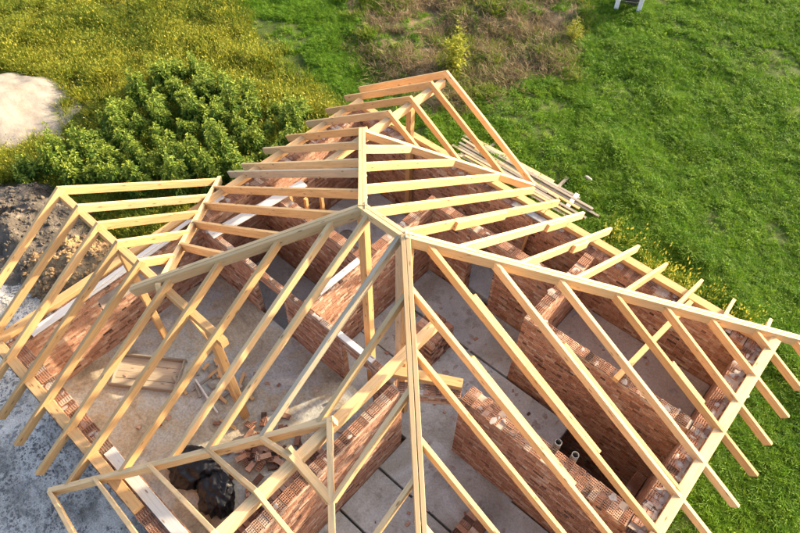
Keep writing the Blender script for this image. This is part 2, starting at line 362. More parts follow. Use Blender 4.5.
for kk, (me, sel, s0, lb) in enumerate((
    (blades(26, .06, .16, .011, .09, .9, .5, G_LAWN, 1), isl & (k2 < .62), 1.05, 'short green grass covering the field beside the house'),
    (clover(34, .12, .11, .034, G_LAWN2, 2), isl & (k2 >= .62), 1.0, 'low green clover growing through the field grass'),
    (blades(20, .18, .42, .013, .10, .6, .5, G_YEL, 3, (.28, .04, G_GOLD)), isy & (k2 < .75), 1.0, 'tall yellow meadow grass behind the weed shrubs'),
    (blades(20, .14, .34, .014, .10, .7, .5, G_MEAD, 4), ism | (isy & (k2 >= .75)), 1.0, 'tall green meadow grass among the yellow grass'))):
    scatter('grass', me, P3[sel], s0*NR.uniform(.6, 1.25, sel.sum())*lump[sel], lb, 'grass')
# larger leafy tussocks on the lawn
x, y = sample(6000, (-8, 2), (12, 27)); zs, zb, zy = zones(x, y); k = (zs < .1) & (zb < .2) & (fbm(x, y, .7, 95) > .47) & (x > -7.5); x, y = x[k], y[k]
scatter('weed_tussock', clover(90, .20, .22, .050, G_LAWN, 6), np.stack([x, y, ground_h(x, y)-.02], -1), NR.uniform(.4, 1.25, len(x)), 'leafy green tussocks standing out of the lawn', 'weeds')
# brushwood and straw on the rough bank
x, y = sample(60000, (-20, 8), (0, 30)); zs, zb, zy = zones(x, y); k = NR.random(len(x)) < zb*.6*sstep(.3, .6, fbm(x, y, .9, 99)); x, y = x[k], y[k]
scatter('dry_grass', blades(16, .06, .24, .011, .16, 1.6, .9, G_DRY, 7), np.stack([x, y, ground_h(x, y)-.02], -1), NR.uniform(.6, 1.5, len(x)), 'dry straw and brushwood over the rough brown bank', 'dry grass', .4)
x, y = sample(26000, (-20, 8), (0, 30)); zs, zb, zy = zones(x, y); k = (NR.random(len(x)) < zb) & (fbm(x, y, .6, 101) > .5); x, y = x[k], y[k]
scatter('bank_weeds', blades(22, .12, .32, .014, .12, .8, .5, G_MEAD, 8), np.stack([x, y, ground_h(x, y)-.02], -1), NR.uniform(.6, 1.4, len(x)), 'green weeds scattered over the rough brown bank', 'weeds')
# golden seed grass beside the wall
x = NR.uniform(1.6, 6.6, 2600); y = NR.uniform(6.2, 8.9, 2600)*1.0; d = np.abs((y-7.75)+.12*(x-4)); k = (NR.random(2600) < np.exp(-(d/.5)**2)*.28*sstep(.42, .6, fbm(x, y, .9, 103)+.08)); x, y = x[k], y[k]
scatter('seed_grass', blades(14, .25, .6, .011, .09, .4, .3, G_MEAD, 9, (.8, .07, G_GOLD)), np.stack([x, y, ground_h(x, y)], -1), NR.uniform(.6, 1.15, len(x)), 'golden seeding grass in a strip along the house wall', 'grass')
# gravel stones
def stone_mesh(seed):
    r = np.random.default_rng(seed); import bmesh
    bm = bmesh.new(); bmesh.ops.create_icosphere(bm, subdivisions=1, radius=1)
    for v in bm.verts: v.co *= r.uniform(.65, 1.1); v.co.z *= .7
    me = bpy.data.meshes.new('stone'); bm.to_mesh(me); bm.free(); me.materials.append(STONE); return me
x = NR.uniform(-14, 4, 90000); y = NR.uniform(-11, 2, 90000); zs, zb, zy = zones(x, y)
k = (zs > .5) & ~((x > -5.5) & (y > -5.5)) & (fbm(x, y, 1.2, 110) > .40); x, y = x[k], y[k]
scatter('gravel', stone_mesh(1), np.stack([x, y, ground_h(x, y)], -1), .012+.034*NR.random(len(x))**3, 'grey gravel strewn over the building site ground', 'gravel', 1.0)

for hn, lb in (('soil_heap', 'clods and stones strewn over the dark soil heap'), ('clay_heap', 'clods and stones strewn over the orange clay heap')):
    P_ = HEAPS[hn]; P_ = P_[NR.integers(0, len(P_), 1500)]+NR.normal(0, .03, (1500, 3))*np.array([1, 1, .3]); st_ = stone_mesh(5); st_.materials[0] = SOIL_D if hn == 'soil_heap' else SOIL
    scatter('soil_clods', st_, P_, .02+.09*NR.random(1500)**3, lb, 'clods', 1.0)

# ------------------------------------------------------------------ shrubs
def shrub_meshes(seed, h, rad, nst, nl, ls, droop):
    r = np.random.default_rng(seed); SV = []; SF = []; LV = []; LF = []; LT = []
    for k in range(nst):
        a = r.uniform(0, 6.283); d = rad*math.sqrt(r.random()); top = Vector((d*math.cos(a), d*math.sin(a), h*r.uniform(.6, 1)*(1-.55*(d/rad)**2))); bot = Vector((top.x*.25, top.y*.25, -.03))
        i = len(SV); w_ = .010
        for q in range(3):
            b = q*2.094; SV += [bot+Vector((math.cos(b), math.sin(b), 0))*w_]
        SV.append(top); SF += [(i, i+1, i+3), (i+1, i+2, i+3), (i+2, i, i+3)]
        for j in range(nl):
            t = 1-(r.random()**1.5)*.85; c = bot.lerp(top, t); la = j*2.4+r.normal(0, .5)
            u = Vector((math.cos(la), math.sin(la), r.normal(.35-.75*(1-t), .35)+.35*(t > .9))).normalized(); s = ls*r.uniform(.55, 1.2)*(1.1-.35*(t > .93))
            off = (.03+.10*(1-t))*r.uniform(.2, 1.5); c = c+u*off
            v = u.cross(Vector((r.normal(0, .3), r.normal(0, .3), 1))).normalized(); i = len(LV); dz = Vector((0, 0, -droop*s))
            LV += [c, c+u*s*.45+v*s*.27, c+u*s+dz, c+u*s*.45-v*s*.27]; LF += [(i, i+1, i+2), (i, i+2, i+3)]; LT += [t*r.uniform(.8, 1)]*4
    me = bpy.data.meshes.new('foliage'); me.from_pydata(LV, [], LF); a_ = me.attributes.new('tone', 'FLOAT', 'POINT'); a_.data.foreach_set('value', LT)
    return new_mesh('stem', SV, SF, STEM), me
PROT = []
for k in range(5):
    st, fo = shrub_meshes(200+k, (1.7, 1.35, 1.9, 1.1, 1.5)[k], (.32, .36, .30, .34, .38)[k], (13, 14, 12, 12, 15)[k], 92, .112, .35)
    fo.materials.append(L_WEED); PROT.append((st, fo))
def shrub(name, proto, loc, rz, sc, label, cat, group):
    e = empty(name, loc, rz); e.scale = (sc, sc, sc*R.uniform(.9, 1.12)); tag(e, label, cat, group)
    link('stem', proto[0], e); link('foliage', proto[1], e); return e
pts = []; tries = 0
while len(pts) < 110 and tries < 20000:
    tries += 1; x_ = R.uniform(-15, -7.2); y_ = R.uniform(-2.5, 6.5)
    if poly_dist(np.array([x_]), np.array([y_]), P_BUSH)[0] < .15: continue
    if all(math.hypot(x_-a, y_-b) > .68 for a, b in pts): pts.append((x_, y_))
for x_, y_ in pts:
    z_ = float(ground_h(np.array([x_]), np.array([y_]))[0])
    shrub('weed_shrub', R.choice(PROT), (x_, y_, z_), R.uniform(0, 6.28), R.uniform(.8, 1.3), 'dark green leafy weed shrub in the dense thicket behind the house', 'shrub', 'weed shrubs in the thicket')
for k, (x_, y_, s_, nm, lb) in enumerate(((-6.95, 11.75, 1.55, 'yellow_shrub', 'feathery yellow shrub on the brown bank behind the roof gable'), (-4.7, 16.5, .9, 'yellow_shrub', 'small bright yellow shrub at the edge of the lawn'), (-7.9, 18.2, 1.0, 'yellow_shrub', 'yellow shrub at the top of the brown bank'))):
    st, fo = shrub_meshes(300+k, 1.25, .38, 22, 46, .09, .1)
    fo.materials.append(L_YEL); shrub(nm, (st, fo), (x_, y_, float(ground_h(np.array([x_]), np.array([y_]))[0])), R.uniform(0, 6), s_, lb, 'shrub', None)
# yellow flowering weeds in the meadow
for k in range(60):
    while True:
        x_, y_ = (R.gauss(-20.5, 1.3), R.gauss(2.6, .9)) if k < 34 else (R.uniform(-24, -9.5), R.uniform(.5, 13))
        s_, b_, yv = [float(q[0]) for q in zones(np.array([x_]), np.array([y_]))]
        if in_poly(np.array([x_]), np.array([y_]), FR)[0] and b_ < .2 and track(x_, y_) < 0 and poly_dist(np.array([x_]), np.array([y_]), P_BUSH)[0] < -.5 and math.hypot(x_+18.2, y_+2.2) > 3.6: break
    if k == 0:
        st, fo = shrub_meshes(350, .75, .35, 16, 30, .06, .1); fo.materials.append(L_YEL); FP = (st, fo)
    shrub('flowering_weed', FP, (x_, y_, float(ground_h(np.array([x_]), np.array([y_]))[0])), R.uniform(0, 6), R.uniform(.6, 1.2), 'yellow flowering weed standing in the meadow grass', 'weed', 'yellow flowering weeds in the meadow')

# ------------------------------------------------------------------ brick house
WT = -3.62+Z0           # top of the walls
FL = -6.10+Z0           # slab floors
FH = -5.42+Z0           # filled floors
BH, BL, BW, JT = .054, .225, .108, .012
CH = BH+JT
house = tag(empty('brick_house', (.55, -.06, 0)), 'unfinished red brick house with open rooms under a bare timber roof frame', 'house')
HINV = Matrix.Translation((-.55, .06, 0))
def holed_brick(L=BL, Wd=BW, H=BH, nx=5, ny=3):
    hx, hy = .027, .023; V = []; F = []; idx = {}
    def v(x, y, z):
        k = (round(x, 5), round(y, 5), round(z, 5))
        if k not in idx: idx[k] = len(V); V.append(k)
        return idx[k]
    def cuts(Len, n, h):
        c = [-Len/2]
        for i in range(n):
            m_ = -Len/2+Len*(i+.5)/n+(0); c += [m_-h/2, m_+h/2]
        return c+[Len/2]
    xs, ys = cuts(L*.94, nx, hx), cuts(Wd*.90, ny, hy); xs[0], xs[-1] = -L/2, L/2; ys[0], ys[-1] = -Wd/2, Wd/2
    for i in range(len(xs)-1):
        for j in range(len(ys)-1):
            a, b, c, d = xs[i], xs[i+1], ys[j], ys[j+1]
            if i % 2 and j % 2:
                z = -.048; t = [v(a, c, 0), v(b, c, 0), v(b, d, 0), v(a, d, 0)]; u_ = [v(a, c, z), v(b, c, z), v(b, d, z), v(a, d, z)]
                F.append(tuple(u_))
                for k in range(4): F.append((t[k], t[(k+1) % 4], u_[(k+1) % 4], u_[k]))
            else: F.append((v(a, c, 0), v(b, c, 0), v(b, d, 0), v(a, d, 0)))
    b4 = [len(V)+k for k in range(4)]; t4 = [b4[0]+4+k for k in range(4)]
    cs = [(-L/2, -Wd/2), (L/2, -Wd/2), (L/2, Wd/2), (-L/2, Wd/2)]
    V += [(x, y, -H) for x, y in cs]; V += [(x, y, 0) for x, y in cs]
    for k in range(4): F.append((b4[k], b4[(k+1) % 4], t4[(k+1) % 4], t4[k]))
    F.append((b4[3], b4[2], b4[1], b4[0]))
    return V, F
HB_V, HB_F = holed_brick(); HB_ME = new_mesh('brick', HB_V, HB_F, BRICK)
HBV = np.array(HB_V)
def rough_brick(seed):
    r = random.Random(seed); V = []; j = .006
    for z in (-BH, 0):
        for x_, y_ in ((-BL/2, -BW/2), (BL/2, -BW/2), (BL/2, BW/2), (-BL/2, BW/2)): V.append((x_+r.uniform(-j, j), y_+r.uniform(-j, j), z+r.uniform(-j, j)*.5))
    return new_mesh('brick', V, [(3,2,1,0), (4,5,6,7), (0,1,5,4), (1,2,6,5), (2,3,7,6), (3,0,4,7)], BRICK)
RB_ME = [rough_brick(k) for k in range(6)]
def box_vf(V, F, a, b):
    i = len(V); x0, y0, z0 = a; x1, y1, z1 = b
    V += [(x0,y0,z0),(x1,y0,z0),(x1,y1,z0),(x0,y1,z0),(x0,y0,z1),(x1,y0,z1),(x1,y1,z1),(x0,y1,z1)]
    F += [(i+3,i+2,i+1,i),(i+4,i+5,i+6,i+7),(i,i+1,i+5,i+4),(i+1,i+2,i+6,i+5),(i+2,i+3,i+7,i+6),(i+3,i,i+4,i+7)]
def blob(V, F, c, rx, ry, h, r):
    i = len(V); n = 9; V.append((c[0], c[1], c[2]+h*r.uniform(.7, 1)))
    for ring, (f, hh) in enumerate(((.6, .75), (1, -.1))):
        for k in range(n):
            a = k*6.2832/n; q = f*r.uniform(.65, 1.2); V.append((c[0]+rx*q*math.cos(a), c[1]+ry*q*math.sin(a), c[2]+h*hh*r.uniform(.6, 1.1)))
    for k in range(n):
        k2 = (k+1) % n; F.append((i, i+1+k, i+1+k2)); F.append((i+1+k, i+1+n+k, i+1+n+k2, i+1+k2))
def wall(ax, t0, t1, u0, u1, zb, zt, opens=(), top='single', lime=.3, ends=(True, True), ragged=0.0, missing=.03, label=None):
    """ax 0: runs along X (t is Y); ax 1: runs along Y (t is X). opens: (u0,u1,z0,z1)"""
    r = random.Random(int((t0*131+u0*71+u1*17)*100)); ins = .008
    def w3(u, t, z): return (u, t, z) if ax == 0 else (t, u, z)
    V, F = [], []; ztc = zt-CH+.002                 # mortar core stops one course below the top
    us = sorted({u0, u1, *[o[0] for o in opens], *[o[1] for o in opens]})
    for a, b in zip(us[:-1], us[1:]):
        seg = [(zb, ztc)]
        for o in opens:
            if o[0] <= a+1e-6 and b <= o[1]+1e-6: seg = [(zb, o[2]), (o[3], ztc)]
        for s0, s1 in seg:
            if s1-s0 > .02:
                p, q = w3(a+(ins if a == u0 else 0), t0+ins, s0), w3(b-(ins if b == u1 else 0), t1-ins, s1)
                box_vf(V, F, tuple(map(min, p, q)), tuple(map(max, p, q)))
    wo = link('wall', new_mesh('wall', V, F, MORTAR), house); wo.matrix_parent_inverse = HINV
    if label: wo['label'] = label
    # courses: every brick of the faces is its own block
    BV, BF, BT = [], [], []
    def course(a, b, place, z, rowi):
        u = a-(BL/2 if rowi % 2 else 0)-r.uniform(0, .012)
        while u < b:
            L = BL if (rowi % 3 and r.random() < .93) else BW
            lo, hi = max(u, a), min(u+L, b)
            if hi-lo > .035: place(lo, hi, z)
            u += L+JT
    nrow = int((ztc-zb)/CH)
    for i in range(nrow):
        z = ztc-(i+1)*CH+JT*.5
        for t, sg in ((t0, -1), (t1, 1)):
            def place(lo, hi, z, t=t, sg=sg):
                mid = (lo+hi)/2
                for o in opens:
                    if o[0]-.02 < mid < o[1]+.02 and o[2] < z+BH/2 < o[3]: return
                for o in opens:
                    if o[2] < z+BH/2 < o[3]:
                        if lo < o[0] < hi: hi = o[0]
                        if lo < o[1] < hi: lo = o[1]
                out = sg*r.uniform(-.002, .002); k = len(BV); dz = r.uniform(-.0025, .0025)
                a_, b_ = t-sg*.03, t+out
                p, q = w3(lo, a_, z+dz), w3(hi, b_, z+BH+dz); box_vf(BV, BF, tuple(map(min, p, q)), tuple(map(max, p, q)))
                BT.extend([min(1, max(0, r.gauss(.58, .22)))]*8)
            course(u0, u1, place, z, i)
        # ends and jambs
        jl = ([(u0, -1)] if ends[0] else [])+([(u1, 1)] if ends[1] else [])
        for o in opens:
            if o[2] < z+BH/2 < o[3]: jl += [(o[0], 1), (o[1], -1)]
        for ue, sg in jl:
            lo = t0+.004
            while lo < t1-.03:
                hi = min(lo+BW, t1-.004); p, q = w3(ue-sg*.03, lo, z+.001), w3(ue+sg*r.uniform(.001, .008), hi, z+BH-.001)
                box_vf(BV, BF, tuple(map(min, p, q)), tuple(map(max, p, q))); BT.extend([min(1, max(0, r.gauss(.5, .25)))]*8); lo = hi+JT
    if BV:
        o = link('brick_courses', np_mesh('brick_courses', np.array(BV), np.array(BF), BRICK_A, False, BT), wo); o['kind'] = 'stuff'
    # top course of perforated bricks
    th = t1-t0; rows = []
    if th > .36: rows = [(t0+.114, BL, BW, 1), (t1-.114, BL, BW, 1)]
    elif th > .2: rows = [((t0+t1)/2, BL, BW, 1)]
    else: rows = [((t0+t1)/2, BW, BL, 0)]
    JV, JF, JT_ = [], [], []
    for tc, across, along, head in rows:
        u = u0+along/2+.004
        while u < u1-along/2+.02:
            if r.random() > missing:
                dz = r.uniform(-.006, .008); yawj = r.gauss(0, .03); x_, y_, _ = w3(u, tc+r.uniform(-.006, .006), 0)
                rot = yawj+((math.pi/2 if head else 0) if ax == 0 else (0 if head else math.pi/2))
                vis = top == 'single'
                if vis:
                    b_ = bpy.data.objects.new('brick', HB_ME); C.objects.link(b_); b_.parent = wo
                    b_.location = (x_, y_, zt+dz); b_.rotation_euler = (r.gauss(0, .012), r.gauss(0, .012), rot)
                else:
                    c, s = math.cos(rot), math.sin(rot); k = len(JV)
                    JV += [(x_+a*c-b*s, y_+a*s+b*c, zt+dz+zz) for a, b, zz in HB_V]; JF += [tuple(k+q for q in f) for f in HB_F]; JT_ += [min(1, max(0, r.gauss(.5, .22)))]*len(HB_V)
            u += along+JT*r.uniform(.8, 1.5)
    if JV:
        me = new_mesh('top_bricks', JV, JF, BRICK_A); a = me.attributes.new('tone', 'FLOAT', 'POINT'); a.data.foreach_set('value', JT_)
        o = link('top_bricks', me, wo); o['kind'] = 'stuff'
    # mortar bed between and spilled over the top bricks
    MV, MF = [], []
    p, q = w3(u0+.01, t0+.012, ztc-.001), w3(u1-.01, t1-.012, zt-.030); box_vf(MV, MF, tuple(map(min, p, q)), tuple(map(max, p, q)))
    bo = link('mortar_bed', new_mesh('mortar_bed', MV, MF, MORTAR), wo); bo['kind'] = 'stuff'
    MV, MF = [], []
    for k in range(int((u1-u0)*9*lime)):
        c = w3(r.uniform(u0+.1, u1-.1), r.uniform(t0+.05, t1-.05), zt-.004); blob(MV, MF, c, r.uniform(.03, .095), r.uniform(.03, .095), r.uniform(.004, .010), r)
    if MV:
        o = link('spilled_mortar', new_mesh('spilled_mortar', MV, MF, LIME, True), wo); o['kind'] = 'stuff'
    return wo
GB = -.15
wall(1, -5.40, -4.92, -5.42, 5.28, GB, WT, [(-3.35, -1.75, WT-.62, WT-.12)], top='joined', lime=1.6)
wall(0, 4.82, 5.28, -4.915, 5.975, GB, WT, [], top='joined', lime=2.2, ends=(False, False))
wall(1, 5.98, 6.50, -5.42, 5.28, GB, WT, [], top='single', lime=2.6)
wall(0, -5.42, -4.95, -4.915, 5.975, GB, WT, [], top='joined', lime=.4, ends=(False, False))
wall(1, 1.20, 1.47, -4.945, -.62, FL-.6, WT, [], top='single', lime=.2)
wall(0, -.60, -.46, -4.915, 1.195, FL-.05, WT, [(-3.15, -2.05, FL-.05, WT-.25), (-.22, .62, FL-.05, WT-.3)], top='single', lime=.35, ends=(False, False))
wall(1, -1.52, -1.27, -.455, 3.595, FL-.05, WT, [], top='single', lime=.35)
wall(0, 1.18, 1.43, -4.915, -1.525, FL-.05, WT, [], top='joined', lime=.3, ends=(False, False))
wall(0, 3.60, 3.85, -1.52, 2.245, FL-.05, WT, [(-.10, .68, FL-.05, WT-.3)], top='joined', lime=.5)
wall(0, 2.35, 2.60, 2.25, 5.975, -1.9, WT, [], top='single', lime=.5)
wall(1, 2.25, 2.50, 2.605, 4.815, FL-.05, WT, [], top='joined', lime=.3, ends=(False, False))
wall(0, .00, .38, 2.42, 5.975, -1.9, WT, [], top='single', lime=.5, missing=.08)
lw = wall(0, -.14, .14, 0, 1.22, WT-.33, WT-.003, [], top='single', lime=.4, ends=(True, True)); lw.location = (1.36, -.60, 0); lw.rotation_euler = (0, 0, math.atan2(.72, 1.0))
# lower part of the stair pit
wall(1, 5.72, 5.96, .385, 2.345, -1.9, FL+.02, [], top='joined', lime=.2, ends=(False, False))

# floors ------------------------------------------------------------
floor = tag(empty('floor', (0, 0, FL)), kind='structure')
FINV = Matrix.Translation((0, 0, -FL))
def slab(a, b, mat=CONC, name='floor_slab', bev=.012):
    V, F = [], []; x0, y0, z0 = a; x1, y1, z1 = b; i = 0
    V = [(x0,y0,z0),(x1,y0,z0),(x1,y1,z0),(x0,y1,z0),(x0,y0,z1-bev),(x1,y0,z1-bev),(x1,y1,z1-bev),(x0,y1,z1-bev),(x0+bev,y0+bev,z1),(x1-bev,y0+bev,z1),(x1-bev,y1-bev,z1),(x0+bev,y1-bev,z1)]
    F = [(3,2,1,0),(0,1,5,4),(1,2,6,5),(2,3,7,6),(3,0,4,7),(4,5,9,8),(5,6,10,9),(6,7,11,10),(7,4,8,11),(8,9,10,11)]
    o = link(name, new_mesh(name, V, F, mat), floor); o.matrix_parent_inverse = FINV; return o
ys = [-4.94, -3.72, -2.56, -1.36, -.02]
for a, b in zip(ys[:-1], ys[1:]): slab((1.475, a+.02, FL-.22), (5.97, b-.025+R.uniform(-.01, .01), FL+R.uniform(-.004, .004)))
for a, b in ((-.45, .9), (.93, 2.27), (2.33, 3.59)): slab((-1.26, a, FL-.22), (2.24 if b > 2.3 else 4.06, b, FL+R.uniform(-.004, .004)))
slab((-1.26, 3.86, FL-.22), (2.24, 4.81, FL)); slab((-4.91, 1.44, FL-.22), (-1.53, 4.81, FL)); slab((-4.91, -.45, FL-.22), (-1.53, 1.17, FL))
slab((2.51, 2.61, FH-.3), (5.97, 4.81, FH+.06), CONC_R)
slab((3.9, .3, -1.95), (5.9, 2.4, -1.85), CONC_R, 'pit_floor')
# filled floor of the large room
n = 90; gx = np.linspace(-4.94, 1.22, n); gy = np.linspace(-4.96, -.59, n); X, Y = np.meshgrid(gx, gy, indexing='ij')
def fill_h(x, y): return FH+(fbm(x, y, .6, 120)-.5)*.16+(fbm(x, y, 3, 124, 3)-.5)*.05-.35*sstep(-1.4, -.8, y)*sstep(-2.2, -1.4, x)*0
Vv = np.stack([X, Y, fill_h(X, Y)], -1).reshape(-1, 3); I, J = np.meshgrid(np.arange(n-1), np.arange(n-1), indexing='ij'); q = (I*n+J).ravel()
o = link('sand_floor', np_mesh('sand_floor', Vv, np.stack([q, q+n, q+n+1, q+1], -1), FILL, True)); tag(o, kind='structure')
o = link('ground_below', new_mesh('ground_below', [(-5, -5, -.05), (4, -5, -.05), (4, 5, -.05), (-5, 5, -.05)], [(0, 1, 2, 3)], FILL)); tag(o, kind='structure')

# ------------------------------------------------------------------ timber
def board(name, p0, p1, wd, dp, parent=None, mat=None, upv=None, bow=.006, inv=None, top=True):
    """square sawn board; p0,p1 = centre line of its top face"""
    p0, p1 = Vector(p0), Vector(p1); xa = (p1-p0); L = xa.length; xa.normalize()
    u = Vector(upv) if upv else Vector((0, 0, 1)); za = (u-xa*u.dot(xa)).normalized(); ya = za.cross(xa)
    ch = .005; n = 5; prof = [(-wd/2+ch, 0), (wd/2-ch, 0), (wd/2, -ch), (wd/2, -dp+ch), (wd/2-ch, -dp), (-wd/2+ch, -dp), (-wd/2, -dp+ch), (-wd/2, -ch)]
    if not top: prof = [(a, b+dp/2) for a, b in prof]
    V = []; F = []; by, bz, tw = R.gauss(0, bow), R.gauss(0, bow*.5), R.gauss(0, .012); wk = R.uniform(.96, 1.05)
    for i in range(n):
        t = i/(n-1); c = 4*t*(1-t)
        for a, b in prof: V.append((L*t, a*wk+by*c+b*tw*(t-.5), b+bz*c))
    for i in range(n-1):
        for k in range(8): k2 = (k+1) % 8; F.append((i*8+k, i*8+k2, (i+1)*8+k2, (i+1)*8+k))
    F.append(tuple(range(7, -1, -1))); F.append(tuple(range((n-1)*8, n*8)))
    o = link(name, new_mesh(name, V, F, mat or W_NEW), parent)
    mw = Matrix((xa, ya, za)).transposed().to_4x4(); mw.translation = p0
    if parent and inv is None: o.matrix_parent_inverse = Matrix.Translation(-Vector(parent.location))
    elif inv is not None: o.matrix_parent_inverse = inv
    o.matrix_local = mw if not parent else o.matrix_local
    o.location = p0; o.rotation_mode = 'QUATERNION'; o.rotation_quaternion = mw.to_quaternion()
    return o
s = .6353; r_ = .934; t1, b1, t2, a2, pq, qq = 3.02, 6.10, 2.654, 6.18, 1.633, 2.528
roof = tag(empty('roof_frame', (.55, -.06, WT)), 'bare pine roof frame of rafters, hips and valleys standing on the brick walls', 'roof frame')
def zA(x): return Z0+s*x                      # -X slope
def zE(x): return Z0-s*(x-r_)                 # +X slope
def zB(y): return Z0-s*y                      # +Y slope
def zN(y): return Z0+s*y                      # -Y slope
RW, RD = .070, .180
def raf(p0, p1, mat=None, name='rafter', wd=RW, dp=RD):
    j = R.gauss(0, .004); return board(name, (p0[0]+j, p0[1]-j, p0[2]), (p1[0]+j+R.gauss(0, .012), p1[1]+R.gauss(0, .012), p1[2]), wd, dp, roof, mat or (W_NEW if R.random() < .7 else W_PALE))
def splice(p0, p1, f0, f1, dx, dy, mat=None, dz=-.01):
    a = Vector(p0).lerp(Vector(p1), f0); b = Vector(p0).lerp(Vector(p1), f1); o = Vector((dx, dy, dz))
    return board('splice_board', a+o, b+o, .066, .17, roof, mat or W_NEW)
# plates
PT = WT+.122
for p0, p1 in (((-5.33, -5.45, PT), (-5.33, -.1, PT)), ((-5.33, -.09, PT), (-5.33, 5.3, PT)), ((-5.2, 5.15, PT), (.9, 5.15, PT)), ((.92, 5.15, PT), (6.3, 5.15, PT)), ((6.40, 5.3, PT), (6.40, .2, PT)), ((6.40, .18, PT), (6.40, -5.4, PT)), ((-5.2, -5.31, PT), (-.36, -5.31, PT))):
    board('wall_plate', p0, p1, .19, .12, roof, W_PALE if p0[0] > 6 else W_NEW)
# ridges, hips, valleys
def pair(name, p0, p1, d=.21, mat=None):
    p0, p1 = Vector(p0), Vector(p1); h = (p1-p0); n_ = Vector((-h.y, h.x, 0)).normalized()*.0385
    board(name, p0+n_, p1+n_, .07, d, roof, mat or W_PALE, bow=.002); board(name, p0-n_, p1-n_, .07, d, roof, mat or W_PALE, bow=.002)
up_ = .022
pair('ridge_board', (-.05, 0, Z0+.004), (r_+.02, 0, Z0+.004), .16)
pair('hip_rafter', (r_, 0, Z0+up_), (r_+6.25, 6.25, Z0-s*6.25+up_))
pair('hip_rafter', (r_, 0, Z0+up_), (r_+6.3, -6.3, Z0-s*6.3+up_), mat=W_GREY if False else W_PALE)
pair('hip_rafter', (0, 0, Z0+up_), (-t1-.03, t1+.03, Z0-s*t1+up_))
pair('hip_rafter', (.03, .03, Z0+up_), (-t2-.42, -t2-.42, Z0-s*(t2+.42)+up_), .2)
def val(p0, p1): board('valley_rafter', p0, p1, .095, .20, roof, W_PALE)
zt1 = Z0-s*t1; zt2 = Z0-s*t2; zq = Z0-s*qq
val((-t1, t1, zt1+.006), (-t1+3.06, t1+3.06, zt1-s*3.06+.006))
val((-t2+.1, -t2-.1, zt2+.006), (-t2-3.62, -t2+3.62, zt2-s*3.62+.006))
val((pq+.03, -qq+.03, zq+.01), (pq-3.68, -qq-3.68, zq-s*3.68+.01))
val((pq, -qq, zq+.01), (pq+3.7, -qq-3.7, zq-s*3.7+.01))
# ridge beams under the gables
drop = RD/math.cos(math.atan(s))-.02
board('ridge_beam', (-t1, 1.75, zt1-drop), (-t1, b1-.12, zt1-drop), .14, .18, roof, W_PALE)
board('ridge_beam', (-a2+.02, -t2, zt2-drop), (-.85, -t2, zt2-drop), .14, .18, roof, W_NEW)
board('ridge_beam', (pq, .12, zq-drop), (pq, -7.2, zq-drop), .16, .20, roof, W_PALE)
# +Y slope
for a in (-2.2, -1.44, -.62, .10):
    raf((a, -a if a < 0 else .0, zB(-a if a < 0 else 0)), (a, min(a+2*t1, 5.95), zB(min(a+2*t1, 5.95))))
for a in (.80, 1.50, 2.28, 3.03, 3.76, 4.58, 5.37, 6.15):
    h0 = max(0, a-r_)+(.03 if a < 1 else 0); raf((a, h0, zB(h0)), (a, 6.0+R.uniform(-.06, .06), zB(6.0)))
splice((.80, 0, Z0), (.80, 6, zB(6)), .25, .55, .070, 0); splice((1.50, .6, zB(.6)), (1.50, 6, zB(6)), .62, .8, .070, 0)
splice((2.28, 1.3, zB(1.3)), (2.28, 6, zB(6)), .5, .66, .070, 0)
# +X slope
EB = (5.75, 4.98, 4.20, 3.45, 2.67, 1.88, 1.04, .24, -.50, -1.12, -1.95, -2.72, -3.5, -4.28, -5.05)
for b in EB:
    h0 = r_+abs(b); raf((h0, b, zE(h0)), (r_+6.40+R.uniform(-.03, .03), b, zE(r_+6.40)))
for b, f0, f1, sg in ((.24, .16, .62, 1), (1.04, .30, .82, 1), (-.50, .22, .6, 1), (2.67, .4, .62, 1)):
    splice((r_+abs(b), b, zE(r_+abs(b))), (r_+6.4, b, zE(r_+6.4)), f0, f1, 0, .070*sg)
# -X slope: main rafters and the left slope of the far gable
for b in (6.10, 5.50, 4.71, 3.95):
    raf((-t1, b, zt1), (-6.2, b, zA(-6.2)))
    e = min(b-2*t1+0.0, 0); e = b-2*t1 if b < 2*t1 else .03
    raf((-t1, b, zt1+.002), (min(e, -.0) if b < 6.05 else .02, b, zt1-s*((min(e, 0) if b < 6.05 else .02)+t1)))
for b in (3.15, 2.40, 1.62, 1.20):
    raf((-min(b, t1), b, zA(-min(b, t1))), (-6.17+R.uniform(-.05, .05), b, zA(-6.17)), W_GREY if b == 1.20 else None)
for b in (.49, -.22, -.94, -1.68):
    h0 = -abs(b); e = -2*t2-b; raf((h0, b, zA(h0)), (e, b, zA(e)))
# -Y slope
NA = (-6.16, -5.40, -4.69, -4.01, -3.29, -2.47, -1.77, -1.0, -.33, .16, .84, 1.49, 2.42, 3.23, 4.0, 4.8)
for a in NA:
    if a <= -t2: h0 = -t2
    elif a < 0: h0 = a
    elif a < r_: h0 = -.0
    else: h0 = -(a-r_)
    if a < -2.0: e = -6.17+R.uniform(-.05, .03)
    elif a < pq: e = a-pq-qq
    else: e = -(a-pq)-qq
    mt = W_GREY if a in (.84,) else (W_PALE if a > -.6 else None)
    raf((a, h0, zN(h0)), (a, e, zN(e)), mt)
# left gable, far slope
for a in (-6.16, -5.40, -4.69, -4.01, -3.30):
    e = -2*t2-a; e = min(e, .93); raf((a, -t2, zt2+.002), (a, e, zt2-s*(e+t2)))
# porch gable
for b in (-3.32, -4.0, -4.76, -5.52, -6.2):
    d = min(-qq-b, 3.66); raf((pq, b, zq), (pq-d, b, zq-s*d), W_PALE); raf((pq, b+.0, zq+.002), (pq+d, b, zq-s*d), W_PALE)
splice((pq, -3.32, zq), (pq+.8, -3.32, zq-s*.8), -.12, .95, 0, .072, W_PALE)
